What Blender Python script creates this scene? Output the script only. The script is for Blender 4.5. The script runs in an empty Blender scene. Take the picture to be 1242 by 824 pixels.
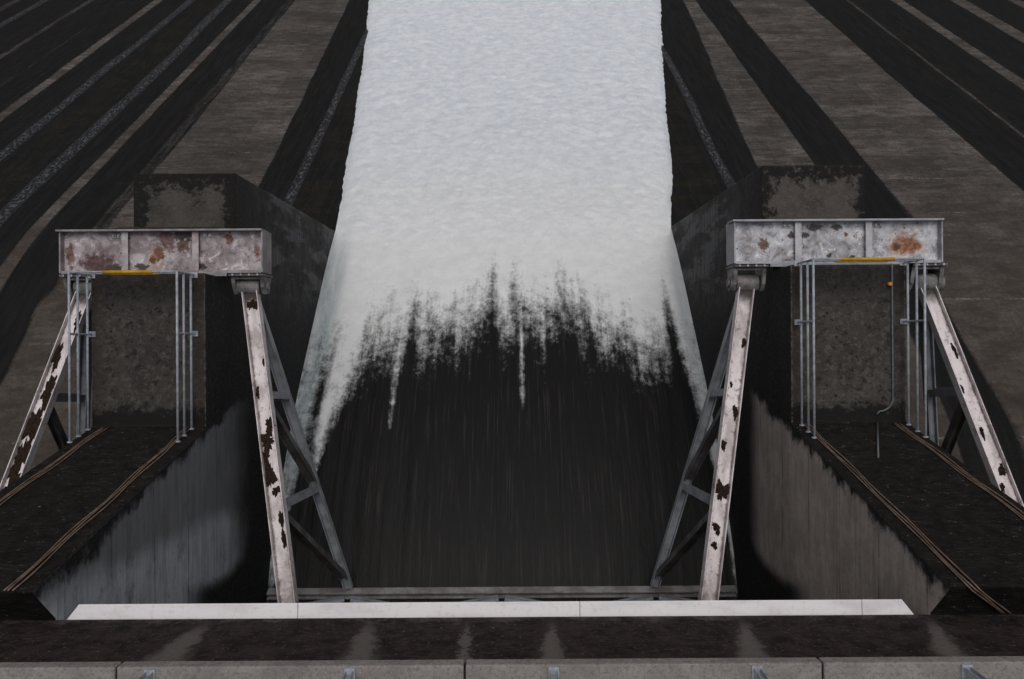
import bpy, bmesh, math, random
import numpy as np
from mathutils import Vector, Matrix
R = math.radians
random.seed(7); rng = np.random.default_rng(11)
sc = bpy.context.scene; COL = sc.collection
H = 100.0                                   # camera height; d = metres below the camera

def P(x, y, d): return Vector((x, y, H - d))
def lerp(a, b, t): return a + (b - a) * t
def ss(a, b, x):
    t = np.clip((x - a) / (b - a), 0, 1); return t * t * (3 - 2 * t)

# ---------------------------------------------------------------- noise for geometry
_T = rng.random((256, 256))
def vnoise(x, y, seed=0):
    x = np.asarray(x, float) + seed * 17.31; y = np.asarray(y, float) + seed * 7.77
    xi = np.floor(x).astype(int); yi = np.floor(y).astype(int)
    fx = x - xi; fy = y - yi; fx = fx*fx*(3-2*fx); fy = fy*fy*(3-2*fy)
    g = lambda i, j: _T[(xi+i) & 255, (yi+j) & 255]
    return (g(0,0)*(1-fx)+g(1,0)*fx)*(1-fy) + (g(0,1)*(1-fx)+g(1,1)*fx)*fy
def fbm(x, y, oct=4, seed=0):
    s = 0; a = .5; n = 0
    for k in range(oct):
        s = s + a * vnoise(x*2**k, y*2**k, seed+k); n += a; a *= .55
    return s / n

# ---------------------------------------------------------------- mesh builder
class MB:
    def __init__(s): s.v = []; s.f = []; s.m = []; s.mi = 0
    def add(s, vs, fs):
        o = len(s.v); s.v += [Vector(v) for v in vs]
        for f in fs: s.f.append([o+i for i in f]); s.m.append(s.mi)
    def box(s, x0, x1, y0, y1, d0, d1):
        s.hexa([P(x, y, d) for d in (d1, d0) for y in (y0, y1) for x in (x0, x1)])
    def hexa(s, c):     # c: 8 points, order (z,y,x)
        s.add(c, [(0,2,3,1),(4,5,7,6),(0,1,5,4),(2,6,7,3),(0,4,6,2),(1,3,7,5)])
    def obox(s, a, b, side, up, w, h, ou=0, os=0):   # bar from a to b with frame side/up; centred at offsets
        a = Vector(a); b = Vector(b)
        c = []
        for k in (-1, 1):
            for e in (a, b):
                for j in (-1, 1):
                    c.append(e + side*(os + j*w/2) + up*(ou + k*h/2))
        s.hexa([c[0], c[1], c[2], c[3], c[4], c[5], c[6], c[7]])
    def hbeam(s, a, b, up, W, Hh, tw=.03, tf=.03):    # web lies across 'side' (width W), flanges stand along 'up'
        a = Vector(a); b = Vector(b); ax = (b-a).normalized()
        side = ax.cross(up).normalized(); up = side.cross(ax).normalized()
        s.obox(a, b, side, up, W - 2*tf - .002, tw)
        for k in (-1, 1): s.obox(a, b, side, up, tf, Hh, os=k*(W/2 - tf/2))
    def tube(s, pts, r, n=10, cap=True):
        pts = [Vector(p) for p in pts]; rings = []
        for i, p in enumerate(pts):
            t = (pts[min(i+1, len(pts)-1)] - pts[max(i-1, 0)]).normalized()
            u = t.cross(Vector((0,0,1)) if abs(t.z) < .9 else Vector((0,1,0))).normalized(); w = t.cross(u)
            rings.append([p + (u*math.cos(2*math.pi*k/n) + w*math.sin(2*math.pi*k/n))*r for k in range(n)])
        vs = [q for g in rings for q in g]; fs = []
        for i in range(len(pts)-1):
            for k in range(n):
                fs.append((i*n+k, i*n+(k+1)%n, (i+1)*n+(k+1)%n, (i+1)*n+k))
        if cap: fs += [tuple(range(n))[::-1], tuple((len(pts)-1)*n+k for k in range(n))]
        s.add(vs, fs)
    def prism(s, prof, x0, x1, mats=None):            # prof: list of (y, d), counter-clockwise or not
        n = len(prof)
        vs = [P(x0, y, d) for y, d in prof] + [P(x1, y, d) for y, d in prof]
        o = len(s.v); s.v += vs
        for i in range(n):
            j = (i+1) % n
            s.f.append([o+i, o+j, o+n+j, o+n+i]); s.m.append(mats[i] if mats else s.mi)
        s.f.append([o+i for i in range(n)][::-1]); s.m.append(mats[n] if mats else s.mi)
        s.f.append([o+n+i for i in range(n)]); s.m.append(mats[n] if mats else s.mi)
    def blob(s, c, side, along, up, rx, ry, h, seed):
        n = 56; rr = random.Random(seed); ph = [rr.uniform(0, 6.28) for _ in range(6)]
        def rad(a): return 1 + .22*math.sin(2*a+ph[0]) + .16*math.sin(3*a+ph[1]) + .12*math.sin(5*a+ph[2]) + .11*math.sin(9*a+ph[3]) + .09*math.sin(14*a+ph[4]) + .07*math.sin(23*a+ph[5]) + rr.uniform(-.09, .09)
        rs = [rad(2*math.pi*k/n) for k in range(n)]; vs = []
        for q, hh in ((1, 0), (.92, .6), (.6, .85), (.28, 1)):
            for k in range(n):
                a = 2*math.pi*k/n
                vs.append(c + side*rx*rs[k]*q*math.cos(a) + along*ry*rs[k]*q*math.sin(a) + up*h*hh*(rr.uniform(.6, 1.2) if hh else 1))
        vs.append(c + up*h)
        fs = []
        for g in range(3):
            for k in range(n): fs.append((g*n+k, g*n+(k+1)%n, (g+1)*n+(k+1)%n, (g+1)*n+k))
        for k in range(n): fs.append((3*n+k, 3*n+(k+1)%n, 4*n))
        s.add(vs, fs)
    def build(s, name, mat, parent=None, smooth=False, bevel=0, origin=None):
        org = Vector(parent['_w']) if parent is not None else (Vector(origin) if origin is not None else Vector((0,0,0)))
        me = bpy.data.meshes.new(name)
        me.from_pydata([tuple(v - org) for v in s.v], [], s.f)
        for mm in (mat if isinstance(mat, (list, tuple)) else [mat]): me.materials.append(mm)
        me.polygons.foreach_set('material_index', s.m)
        bm = bmesh.new(); bm.from_mesh(me); bmesh.ops.recalc_face_normals(bm, faces=bm.faces); bm.to_mesh(me); bm.free()
        if smooth: me.polygons.foreach_set('use_smooth', [True]*len(me.polygons))
        o = bpy.data.objects.new(name, me); COL.objects.link(o)
        if parent is not None: o.parent = parent; o['_w'] = parent['_w']
        else: o.location = org; o['_w'] = tuple(org)
        if bevel:
            b = o.modifiers.new('bevel', 'BEVEL'); b.width = bevel; b.segments = 2; b.limit_method = 'ANGLE'; b.angle_limit = R(40)
        return o

def empty(name, loc):
    o = bpy.data.objects.new(name, None); COL.objects.link(o); o.location = loc; o['_w'] = tuple(loc); o.empty_display_size = .3
    return o
def tag(o, label=None, cat=None, group=None, kind=None):
    if label: o['label'] = label
    if cat: o['category'] = cat
    if group: o['group'] = group
    if kind: o['kind'] = kind
    return o
def copy_tree(o, dx, parent=None):
    c = o.copy(); COL.objects.link(c)
    if parent is None: c.location = o.location + Vector(dx)
    else: c.parent = parent
    for ch in list(o.children): copy_tree(ch, dx, c)
    return c
def grid_obj(name, X, Y, Z, mat, attrs=None, uv=None, smooth=True):
    nr, nc = X.shape
    me = bpy.data.meshes.new(name)
    co = np.stack([X, Y, Z], -1).reshape(-1, 3).astype(np.float32)
    idx = np.arange(nr*nc).reshape(nr, nc)
    q = np.stack([idx[:-1,:-1], idx[:-1,1:], idx[1:,1:], idx[1:,:-1]], -1).reshape(-1, 4)
    me.vertices.add(len(co)); me.vertices.foreach_set('co', co.ravel())
    me.loops.add(q.size); me.loops.foreach_set('vertex_index', q.ravel().astype(np.int32))
    me.polygons.add(len(q)); me.polygons.foreach_set('loop_start', np.arange(0, q.size, 4, dtype=np.int32))
    me.update(calc_edges=True)
    if smooth: me.polygons.foreach_set('use_smooth', np.ones(len(q), bool))
    for nme, arr in (attrs or {}).items():
        a = me.attributes.new(nme, 'FLOAT_VECTOR', 'POINT'); a.data.foreach_set('vector', np.stack(arr, -1).reshape(-1).astype(np.float32))
    me.materials.append(mat)
    o = bpy.data.objects.new(name, me); COL.objects.link(o); return o

# ---------------------------------------------------------------- node helper
class M:
    def __init__(s, name):
        s.mat = bpy.data.materials.new(name); s.mat.use_nodes = True
        s.t = s.mat.node_tree; s.N = s.t.nodes; s.L = s.t.links
        s.b = s.N['Principled BSDF']; s.b.inputs['Roughness'].default_value = .85
        s.b.inputs['Specular IOR Level'].default_value = .25
    def _in(s, sock, v):
        if hasattr(v, 'is_output'): s.L.new(v, sock)
        elif v is not None:
            if isinstance(v, (tuple, list)) and len(v) == 3 and sock.type == 'RGBA': v = (*v, 1)
            sock.default_value = v
    def pos(s): return s.N.new('ShaderNodeNewGeometry').outputs['Position']
    def obj(s): return s.N.new('ShaderNodeTexCoord').outputs['Object']
    def attr(s, n):
        a = s.N.new('ShaderNodeAttribute'); a.attribute_name = n; return a.outputs['Vector']
    def sep(s, v):
        n = s.N.new('ShaderNodeSeparateXYZ'); s.L.new(v, n.inputs[0]); return n.outputs
    def comb(s, x, y, z):
        n = s.N.new('ShaderNodeCombineXYZ')
        for i, q in enumerate((x, y, z)): s._in(n.inputs[i], q)
        return n.outputs[0]
    def scl(s, v, k, off=(0,0,0)):
        n = s.N.new('ShaderNodeVectorMath'); n.operation = 'MULTIPLY_ADD'; s.L.new(v, n.inputs[0]); n.inputs[1].default_value = k; n.inputs[2].default_value = off
        return n.outputs[0]
    def ma(s, op, a, b=None, c=None, clamp=False):
        n = s.N.new('ShaderNodeMath'); n.operation = op; n.use_clamp = clamp
        s._in(n.inputs[0], a)
        if b is not None: s._in(n.inputs[1], b)
        if c is not None: s._in(n.inputs[2], c)
        return n.outputs[0]
    def add(s, a, b): return s.ma('ADD', a, b)
    def mul(s, a, b): return s.ma('MULTIPLY', a, b)
    def inv(s, a): return s.ma('SUBTRACT', 1.0, a)
    def ss(s, a, b, x):
        n = s.N.new('ShaderNodeMapRange'); n.interpolation_type = 'SMOOTHSTEP'
        s._in(n.inputs[0], x)
        if a <= b: n.inputs[1].default_value = a; n.inputs[2].default_value = b
        else:
            n.inputs[1].default_value = b; n.inputs[2].default_value = a; n.inputs[3].default_value = 1; n.inputs[4].default_value = 0
        return n.outputs[0]
    def noise(s, v, scale, detail=4, rough=.55, dist=0):
        n = s.N.new('ShaderNodeTexNoise'); s.L.new(v, n.inputs['Vector'])
        n.inputs['Scale'].default_value = scale; n.inputs['Detail'].default_value = detail
        n.inputs['Roughness'].default_value = rough; n.inputs['Distortion'].default_value = dist
        return n.outputs[0]
    def vor(s, v, scale, feat='F1'):
        n = s.N.new('ShaderNodeTexVoronoi'); n.feature = feat; s.L.new(v, n.inputs['Vector']); n.inputs['Scale'].default_value = scale
        return n.outputs['Distance']
    def mix(s, f, a, b):
        n = s.N.new('ShaderNodeMix'); n.data_type = 'RGBA'; s._in(n.inputs[0], f); s._in(n.inputs[6], a); s._in(n.inputs[7], b)
        return n.outputs[2]
    def spot(s, v, c, r, stretch=(1,1,1), nz=None):      # 1 inside a patch of its own shape
        q = s.N.new('ShaderNodeVectorMath'); q.operation = 'SUBTRACT'; s.L.new(v, q.inputs[0]); q.inputs[1].default_value = c
        q2 = s.scl(q.outputs[0], stretch)
        l = s.N.new('ShaderNodeVectorMath'); l.operation = 'LENGTH'; s.L.new(q2, l.inputs[0])
        d = l.outputs['Value']
        if nz is not None: d = s.add(d, s.mul(s.ma('SUBTRACT', nz, .5), r*2.2))
        return s.ss(r, r*.55, d)
    def mx(s, *a):
        r = a[0]
        for b in a[1:]: r = s.ma('MAXIMUM', r, b)
        return r
    def bump(s, h, strength=.4, dist=.02):
        n = s.N.new('ShaderNodeBump'); s.L.new(h, n.inputs['Height']); n.inputs['Strength'].default_value = strength; n.inputs['Distance'].default_value = dist
        s.L.new(n.outputs[0], s.b.inputs['Normal'])
    def out(s, col, rough=None, spec=None, metal=None):
        s._in(s.b.inputs['Base Color'], col)
        if rough is not None: s._in(s.b.inputs['Roughness'], rough)
        if spec is not None: s._in(s.b.inputs['Specular IOR Level'], spec)
        if metal is not None: s._in(s.b.inputs['Metallic'], metal)
        return s.mat

# ---------------------------------------------------------------- materials
RUST = (.16, .055, .022); O_ = (.30, .10, .03)
def steel(name, base, dirt, rust, k=1.0, spots=(), dirt_amt=.5, rust_amt=.30, rough=.55, grime=0):
    m = M(name); p = m.pos()
    n1 = m.noise(p, 1.6*k, 7, .66); n2 = m.noise(p, 5*k, 6, .66, .4); n3 = m.noise(p, 26*k, 3, .6); n4 = m.noise(p, 2.6*k, 7, .7, .8)
    c = m.mix(m.ss(1-dirt_amt-.12, 1-dirt_amt+.12, n1), base, dirt)
    c = m.mix(m.mul(m.ss(.4, .65, n2), .45), c, tuple(q*.62 for q in base))
    c = m.mix(m.mul(m.ss(.5, .75, n3), .25), c, tuple(q*.45 for q in dirt))
    if grime:
        c = m.mix(m.mul(m.ss(.50, .60, n4), grime), c, tuple(q*.42 for q in dirt))
        c = m.mix(m.mul(m.ss(.45, .36, n4), .75), c, tuple(min(q*1.45, .78) for q in base))
        sp = m.ss(.17, .10, m.add(m.vor(p, 5.5), m.mul(m.ma('SUBTRACT', n2, .45), .5)))
        c = m.mix(m.mul(sp, .9), c, (.03, .022, .02))
    rmask = m.ss(1-rust_amt, 1-rust_amt+.06, m.add(m.mul(n2, .65), m.mul(n1, .35)))
    c = m.mix(m.mul(rmask, .85), c, rust)
    for (cx, cy, cz, r, st, colr) in spots:
        nz = m.noise(p, 4.5/max(r, .15)*.35, 6, .7)
        if colr is RUST or colr is O_:
            c = m.mix(m.mul(m.spot(p, (cx, cy, cz), r*1.45, st, nz), .6), c, (.42, .27, .18))
        f = m.spot(p, (cx, cy, cz), r, st, nz)
        c = m.mix(m.mul(f, .92), c, m.mix(m.ss(.40, .6, m.noise(p, 9, 4, .7)), colr, tuple(q*.35 for q in colr)))
    m.bump(m.add(n3, n2), .25, .006)
    return m.out(c, rough, .3)

def plain(name, col, rough=.6, var=.3, k=6, metal=0):
    m = M(name); p = m.pos(); n = m.noise(p, k, 5, .6)
    c = m.mix(m.ss(.3, .7, n), tuple(q*(1-var) for q in col), tuple(q*(1+var*.6) for q in col))
    m.bump(n, .2, .005)
    return m.out(c, rough, .3, metal)

mat_rail = plain('galvanised_pipe', (.34, .36, .40), .45, .3, 9)
mat_yellow = plain('yellow_paint', (.50, .27, .02), .55, .25, 9)
mat_orange = plain('orange_plastic', (.7, .22, .01), .5, .1)
mat_grey = steel('grey_steel', (.31, .33, .36), (.17, .172, .18), (.09, .04, .022), 1, dirt_amt=.45, rust_amt=.28)
mat_greydark = steel('dark_steel', (.085, .075, .07), (.05, .043, .04), (.06, .03, .018), 1, dirt_amt=.5, rust_amt=.35)
mat_conduit = plain('conduit_paint', (.11, .12, .13), .6, .3, 9)
mat_bolt = plain('bolt_steel', (.4, .4, .42), .45, .3, 20)
mat_litter = None
m = M('leaf_litter'); p = m.pos(); n = m.noise(p, 22, 5, .7)
m.bump(n, .9, .04); mat_litter = m.out(m.mix(m.ss(.4, .7, n), (.018, .012, .009), (.06, .036, .024)), .95, .1)

m = M('white_arm_paint'); p = m.pos()
n1 = m.noise(m.scl(p, (2.2, .8, 1)), 1.3, 6, .65); n2 = m.noise(p, 6, 6, .68, .5); n3 = m.noise(p, 24, 3)
c = m.mix(m.ss(.42, .66, n1), (.74, .675, .675), (.46, .40, .395))
c = m.mix(m.mul(m.ss(.55, .70, n2), .75), c, (.19, .155, .145))
c = m.mix(m.mul(m.ss(.55, .8, n3), .5), c, (.22, .17, .16))
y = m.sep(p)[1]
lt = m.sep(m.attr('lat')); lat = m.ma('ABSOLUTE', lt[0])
c = m.mix(m.mul(m.ss(.62, 1.0, m.add(lat, m.mul(m.ma('SUBTRACT', n2, .5), .9))), .9), c, (.085, .062, .052))  # inner shade along the flange joints painted in, together with dirt
c = m.mix(m.ss(.075, .03, m.add(m.ma('ABSOLUTE', lt[1]), m.mul(m.ma('SUBTRACT', n2, .5), .05))), c, (.045, .035, .03))  # shade of the hollow at the hub end painted in, together with dirt
c = m.mix(m.mul(m.ss(-4.8, -7.2, y), m.ss(.30, .60, n2)), c, (.20, .165, .155))
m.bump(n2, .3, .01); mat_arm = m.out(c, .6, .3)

m = M('white_top_plate'); p = m.pos()
n1 = m.noise(m.scl(p, (.5, 2, 1)), 2.0, 6, .6); n2 = m.noise(m.scl(p, (3, 12, 3)), 3, 4, .6)
c = m.mix(m.ss(.45, .75, n1), (.80, .775, .79), (.66, .62, .63)); c = m.mix(m.mul(m.ss(.64, .74, n2), .55), c, (.42, .37, .36))
n3 = m.noise(p, 9, 5, .7); c = m.mix(m.mul(m.ss(.52, .68, n3), .35), c, (.50, .46, .45))
fr = m.ma('FRACT', m.mul(m.add(m.sep(p)[0], 1.3), 1/4.9)); c = m.mix(m.mul(m.ss(.0030, .0012, m.ma('ABSOLUTE', m.ma('SUBTRACT', fr, .5))), .7), c, (.25, .22, .21))
mat_plate = m.out(c, .6, .3)

def stain_bands(m, p, scale):                 # thin lift lines and board marks
    return m.noise(m.scl(p, scale), 1.0, 3, .6)

m = M('mossy_concrete'); p = m.pos()
n1 = m.noise(p, 1.1, 6, .65); n2 = m.noise(m.scl(p, (2.2, 2.2, 11)), 1.6, 5, .72); n3 = m.noise(p, 13, 4, .7); n4 = m.noise(p, 3.5, 5, .7)
c = m.mix(m.ss(.35, .65, n4), (.0095, .0088, .0083), (.020, .0172, .0155))
c = m.mix(m.mul(m.mul(m.ss(.54, .66, n2), m.ss(.35, .6, n1)), .75), c, (.050, .044, .040))
c = m.mix(m.mul(m.ss(.60, .68, n3), m.ss(.50, .62, n2)), c, (.26, .235, .215))
m.bump(m.add(n3, n2), .9, .05); mat_moss = m.out(c, .95, .1)

def fascia_mat():
    m = M('mossy_fascia'); p = m.pos(); x, y, z = m.sep(p)
    n1 = m.noise(p, 1.3, 6, .65); n2 = m.noise(m.scl(p, (2.5, 2, 9)), 1.7, 5, .72); n3 = m.noise(p, 13, 4, .7); n4 = m.noise(p, 3.5, 6, .72)
    c = m.mix(m.ss(.35, .65, n4), (.015, .012, .011), (.042, .032, .028))
    c = m.mix(m.mul(m.ss(.52, .68, n2), .8), c, (.060, .048, .043))
    c = m.mix(m.mul(m.ss(.58, .70, n3), .7), c, (.20, .175, .16))
    # pale washed tongues under the posts, narrowing downwards; they lean as in the place itself
    h = m.ma('DIVIDE', m.ma('SUBTRACT', z, H-14.2), 2.0)       # 0 bottom .. 1 top
    tot = None
    for (xt, xb, w) in ((-9.0, -8.6, .34), (-5.25, -5.2, .36), (-2.32, -2.45, .30), (.55, .66, .22), (3.55, 3.9, .27), (6.5, 7.1, .27), (-.75, -.8, .12)):
        xc = m.add(m.mul(h, xt-xb), xb)
        d = m.ma('ABSOLUTE', m.ma('SUBTRACT', x, xc))
        d = m.add(d, m.mul(m.ma('SUBTRACT', m.add(m.mul(n4, .6), m.mul(n3, .4)), .5), 1.0))
        ww = m.add(m.mul(h, w*.8), w*.22)
        t = m.mul(m.ss(1.25, .35, m.ma('DIVIDE', d, ww)), m.ss(.02, .45, h))
        tot = t if tot is None else m.mx(tot, t)
    c = m.mix(m.mul(tot, m.add(.35, m.mul(n3, .7))), c, (.17, .15, .14))
    c = m.mix(m.mul(m.ss(.20, .0, m.add(h, m.mul(m.ma('SUBTRACT', m.noise(p, 2.2, 6, .75), .42), 1.2))), .65), c, (.13, .11, .105))
    m.bump(m.add(n3, n2), .9, .05); return m.out(c, .95, .1)
mat_fascia = fascia_mat()

m = M('curb_concrete'); p = m.pos()
n1 = m.noise(p, 2.2, 6, .65); n2 = m.noise(p, 16, 4, .7); n3 = m.noise(p, 40, 2)
c = m.mix(m.ss(.3, .7, n1), (.185, .168, .158), (.27, .245, .232)); c = m.mix(m.mul(m.ss(.5, .62, n2), .7), c, (.13, .115, .105)); c = m.mix(m.mul(m.ss(.6, .7, n3), .6), c, (.40, .37, .355))
m.bump(m.add(n2, n3), .5, .02); mat_curb = m.out(c, .9, .2)
mat_joint = plain('joint_filler', (.012, .012, .012), .9)

def walkway_mat(name, base, cx):
    m = M(name); p = m.pos(); x = m.sep(p)[0]
    n1 = m.noise(p, 1.3, 6, .65); n2 = m.noise(p, 3.4, 7, .72, .3); n3 = m.noise(p, 15, 5, .75); v = m.vor(p, 5)
    c = m.mix(m.ss(.3, .7, n1), base, tuple(q*1.6 for q in base))
    c = m.mix(m.mul(m.ss(.56, .66, n2), .85), c, (.014, .0125, .011))
    c = m.mix(m.mul(m.ss(.66, .76, n3), .6), c, tuple(q*3.6 for q in base))
    c = m.mix(m.mul(m.ss(.22, .12, v), m.ss(.5, .6, n1)), c, (.012, .011, .010))
    y = m.sep(p)[1]
    c = m.mix(m.mul(m.ss(.51, .58, m.noise(p, 7, 7, .8)), .85), c, tuple(q*2.3 for q in base)); c = m.mix(m.mul(m.ss(.46, .40, m.noise(p, 6, 7, .8)), .75), c, tuple(q*.4 for q in base))
    e = m.ss(.9, 1.42, m.add(m.ma('ABSOLUTE', m.ma('SUBTRACT', x, cx)), m.mul(m.ma('SUBTRACT', n2, .5), .8)))
    c = m.mix(m.mul(e, .40), c, (.050, .034, .025))
    c = m.mix(m.mul(m.ss(.66, .80, m.add(m.mul(m.noise(p, 5, 7, .78), .75), m.mul(m.ss(-.9, -2.2, y), .52))), .95), c, (.0125, .0115, .0105))
    c = m.mix(m.mul(m.ss(.8, 1.7, m.add(y, m.mul(n1, .5))), .55), c, (.014, .0125, .0115))  # shadow next to the girder painted into the walkway colour
    wr = m.mul(m.ss(1.425, 1.45, m.ma('ABSOLUTE', m.ma('SUBTRACT', x, cx))), m.ss(.42, .60, m.noise(p, 6, 5, .7))); c = m.mix(m.mul(wr, .8), c, (.13, .118, .108))
    m.bump(m.add(n3, n2), .7, .04); return m.out(c, .92, .15)

def block_mat(name, base, cx, amount):
    m = M(name); p = m.pos(); x, y, z = m.sep(p)
    n1 = m.noise(p, 1.5, 6, .65); n2 = m.noise(p, 3.2, 6, .68); n3 = m.noise(p, 15, 4, .7)
    c = m.mix(m.ss(.3, .7, n1), base, tuple(q*1.7 for q in base))
    c = m.mix(m.mul(m.ss(.6, .7, n3), .5), c, tuple(q*2.3 for q in base))
    edge = m.mx(m.ss(.7, 1.5, m.ma('ABSOLUTE', m.ma('SUBTRACT', x, cx))), m.ss(3.9, 4.85, y))
    c = m.mix(m.mul(m.ss(.50, .60, m.noise(p, 7, 6, .75)), .6), c, tuple(q*2.0 for q in base))
    f = m.ss(.50, .60, m.add(m.mul(n2, .8), m.add(m.mul(edge, .30), amount)))
    c = m.mix(m.mul(f, .92), c, m.mix(m.ss(.56, .66, m.noise(p, 6, 4, .7)), (.011, .0105, .010), (.055, .05, .046)))
    m.bump(m.add(n3, n2), .7, .05); return m.out(c, .92, .15)

def wall_mat(name, left):
    m = M(name); p = m.pos(); x, y, z = m.sep(p); d = m.ma('SUBTRACT', H, z)
    sy = lambda ky, kd, det=5, ro=.68: m.noise(m.scl(p, (1, ky, kd)), 1.0, det, ro)
    nb = sy(.22, 9); nl = sy(.55, .55, 6, .62); nd = sy(.5, 5.5, 4); nf = m.noise(p, 11, 5, .75); nm = sy(1.1, 1.4, 7, .74); nx = sy(.5, 2.6, 6, .72)
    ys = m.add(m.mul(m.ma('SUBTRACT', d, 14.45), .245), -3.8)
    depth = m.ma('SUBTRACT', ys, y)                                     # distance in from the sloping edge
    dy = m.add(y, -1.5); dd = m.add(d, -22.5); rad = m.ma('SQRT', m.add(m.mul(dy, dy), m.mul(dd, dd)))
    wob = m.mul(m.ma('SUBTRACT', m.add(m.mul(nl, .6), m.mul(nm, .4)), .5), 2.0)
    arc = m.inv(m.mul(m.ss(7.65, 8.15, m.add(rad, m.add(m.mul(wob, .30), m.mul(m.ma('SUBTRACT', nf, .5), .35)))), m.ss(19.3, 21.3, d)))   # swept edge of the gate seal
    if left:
        dark, mid, lite = (.016, .016, .0165), (.20, .204, .216), (.46, .485, .525)  # bluish tones: cool skylight on this wall painted into its stain colours
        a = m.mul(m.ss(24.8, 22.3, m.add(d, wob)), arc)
        b = m.mul(a, m.ss(-4.2, -4.9, m.add(m.add(y, m.mul(m.ma('SUBTRACT', d, 18), .04)), m.mul(wob, .45))))  # lit lower zone and its diagonal shade edge, painted along with the stains
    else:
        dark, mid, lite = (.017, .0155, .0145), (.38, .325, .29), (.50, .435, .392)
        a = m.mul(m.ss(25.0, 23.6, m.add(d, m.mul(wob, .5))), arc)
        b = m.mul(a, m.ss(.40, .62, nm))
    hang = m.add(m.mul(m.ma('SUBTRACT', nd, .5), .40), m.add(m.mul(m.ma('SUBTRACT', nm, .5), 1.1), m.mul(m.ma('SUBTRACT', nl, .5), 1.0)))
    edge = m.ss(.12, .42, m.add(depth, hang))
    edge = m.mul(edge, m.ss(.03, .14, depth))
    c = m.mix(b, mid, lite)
    c = m.mix(m.mul(m.ss(.47, .62, nx), .30), c, tuple(q*.42 for q in mid))
    c = m.mix(m.mul(m.ss(.50, .64, nb), .26), c, tuple(q*.40 for q in mid))
    c = m.mix(m.mul(m.ss(.40, .30, nb), .20), c, tuple(min(q*1.5, .5) for q in lite))
    c = m.mix(m.mul(m.ss(.55, .68, nm), .45), c, tuple(q*k for q, k in zip(mid, (.62, .48, .42))))
    c = m.mix(m.mul(m.ss(.56, .68, nf), .40), c, tuple(q*.45 for q in mid))
    # lift joints of the pours
    fr = m.ma('FRACT', m.mul(m.add(d, m.mul(nl, .10)), 1/1.9)); c = m.mix(m.mul(m.mul(m.ss(.014, .003, m.ma('ABSOLUTE', m.ma('SUBTRACT', fr, .5))), m.ss(.35, .6, nx)), .75), c, dark)
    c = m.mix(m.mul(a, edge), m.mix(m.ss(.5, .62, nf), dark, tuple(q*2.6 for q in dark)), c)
    # pale tide patches on the downstream flank
    fl = m.mul(m.ss(24.0, 25.5, d), m.ss(.5, 1.5, y))
    c = m.mix(m.mul(fl, .7), c, m.mix(m.ss(.40, .62, nm), (.018, .0175, .0175), (.058, .056, .055)))
    pm = m.mul(m.mul(m.ss(26.0, 27.2, d), m.ss(.48, .58, m.noise(m.scl(p, (1, 1.3, .35)), 1.0, 6, .68))), m.ss(1.2, 2.2, y))
    c = m.mix(m.mul(pm, .8), c, m.mix(m.ss(.4, .6, nb), (.07, .07, .072), (.15, .152, .158)))
    m.bump(m.add(nf, nb), .5, .03); return m.out(c, .8, .2)

# dam face : paint.x = dry, paint.y = moss, paint.z = brown
m = M('dam_face_concrete'); p = m.pos(); at = m.sep(m.attr('paint')); x, y, z = m.sep(p)
n1 = m.noise(m.scl(p, (.5, .5, 1.4)), .9, 6, .65); n2 = m.noise(m.scl(p, (.6, 1.4, 2.4)), 1.7, 7, .75); n3 = m.noise(p, 7, 5, .72); n4 = m.noise(m.scl(p, (4, .3, .3)), 1.2, 5, .65)
dry = m.ss(.30, .70, m.add(at[0], m.add(m.mul(m.ma('SUBTRACT', n3, .5), .4), m.mul(m.ma('SUBTRACT', n4, .5), .5))))
conc = m.mix(m.ss(.3, .7, n1), (.088, .077, .070), (.172, .153, .140))
n5 = m.noise(m.scl(p, (.16, .3, .45)), 1.0, 5, .7)
conc = m.mix(m.mul(m.ss(.42, .62, n5), .6), conc, (.036, .031, .028))
conc = m.mix(m.mul(m.ss(.46, .62, n2), .55), conc, (.042, .037, .033))
conc = m.mix(m.mul(m.ss(.54, .68, n3), .55), conc, (.19, .168, .154))
lift = m.ma('FLOOR', m.mul(m.add(z, m.mul(n1, .12)), 1/1.52)); xb = m.ma('FLOOR', m.mul(x, 1/7.4))
lt = m.noise(m.comb(m.mul(xb, 3.71), m.mul(lift, 7.13), 1.7), 1.0, 0); conc = m.mix(m.mul(m.ss(.42, .66, lt), .45), conc, (.036, .031, .028))
nq = m.noise(m.scl(p, (.5, .7, 1.0)), 2.2, 7, .75); conc = m.mix(m.mul(m.ss(.50, .60, nq), .6), conc, (.034, .030, .027)); conc = m.mix(m.mul(m.ss(.42, .32, nq), .5), conc, (.18, .16, .146))
conc = m.mix(m.mul(m.ss(.50, .40, n3), .55), conc, (.05, .045, .042))
conc = m.mix(m.mul(m.ss(.5, .7, n4), .35), conc, (.04, .036, .034))
conc = m.mix(m.mul(at[2], .5), conc, m.mix(n1, (.035, .026, .022), (.085, .064, .053)))
wet = m.mix(m.ss(.4, .65, n4), (.0075, .0072, .0073), (.0135, .0122, .0118))
wet = m.mix(m.mul(m.mul(at[1], m.ss(.46, .64, n3)), m.ss(.45, .62, n1)), wet, (.026, .022, .008))
c = m.mix(dry, wet, conc)
fr = m.ma('FRACT', m.mul(m.add(z, m.mul(n1, .12)), 1/1.52))
ln = m.mul(m.ss(.030, .008, m.ma('ABSOLUTE', m.ma('SUBTRACT', fr, .5))), m.ss(.48, .62, m.noise(m.scl(p, (.22, .01, .7)), 1., 3, .7)))
c = m.mix(m.mul(ln, m.add(m.mul(dry, m.mul(m.ss(.45, .6, n3), .7)), .02)), c, (.28, .255, .235))
m.bump(m.add(n3, m.mul(n2, 1.0)), .8, .06); mat_face = m.out(c, m.add(.65, m.mul(dry, .25)), .14)

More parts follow.
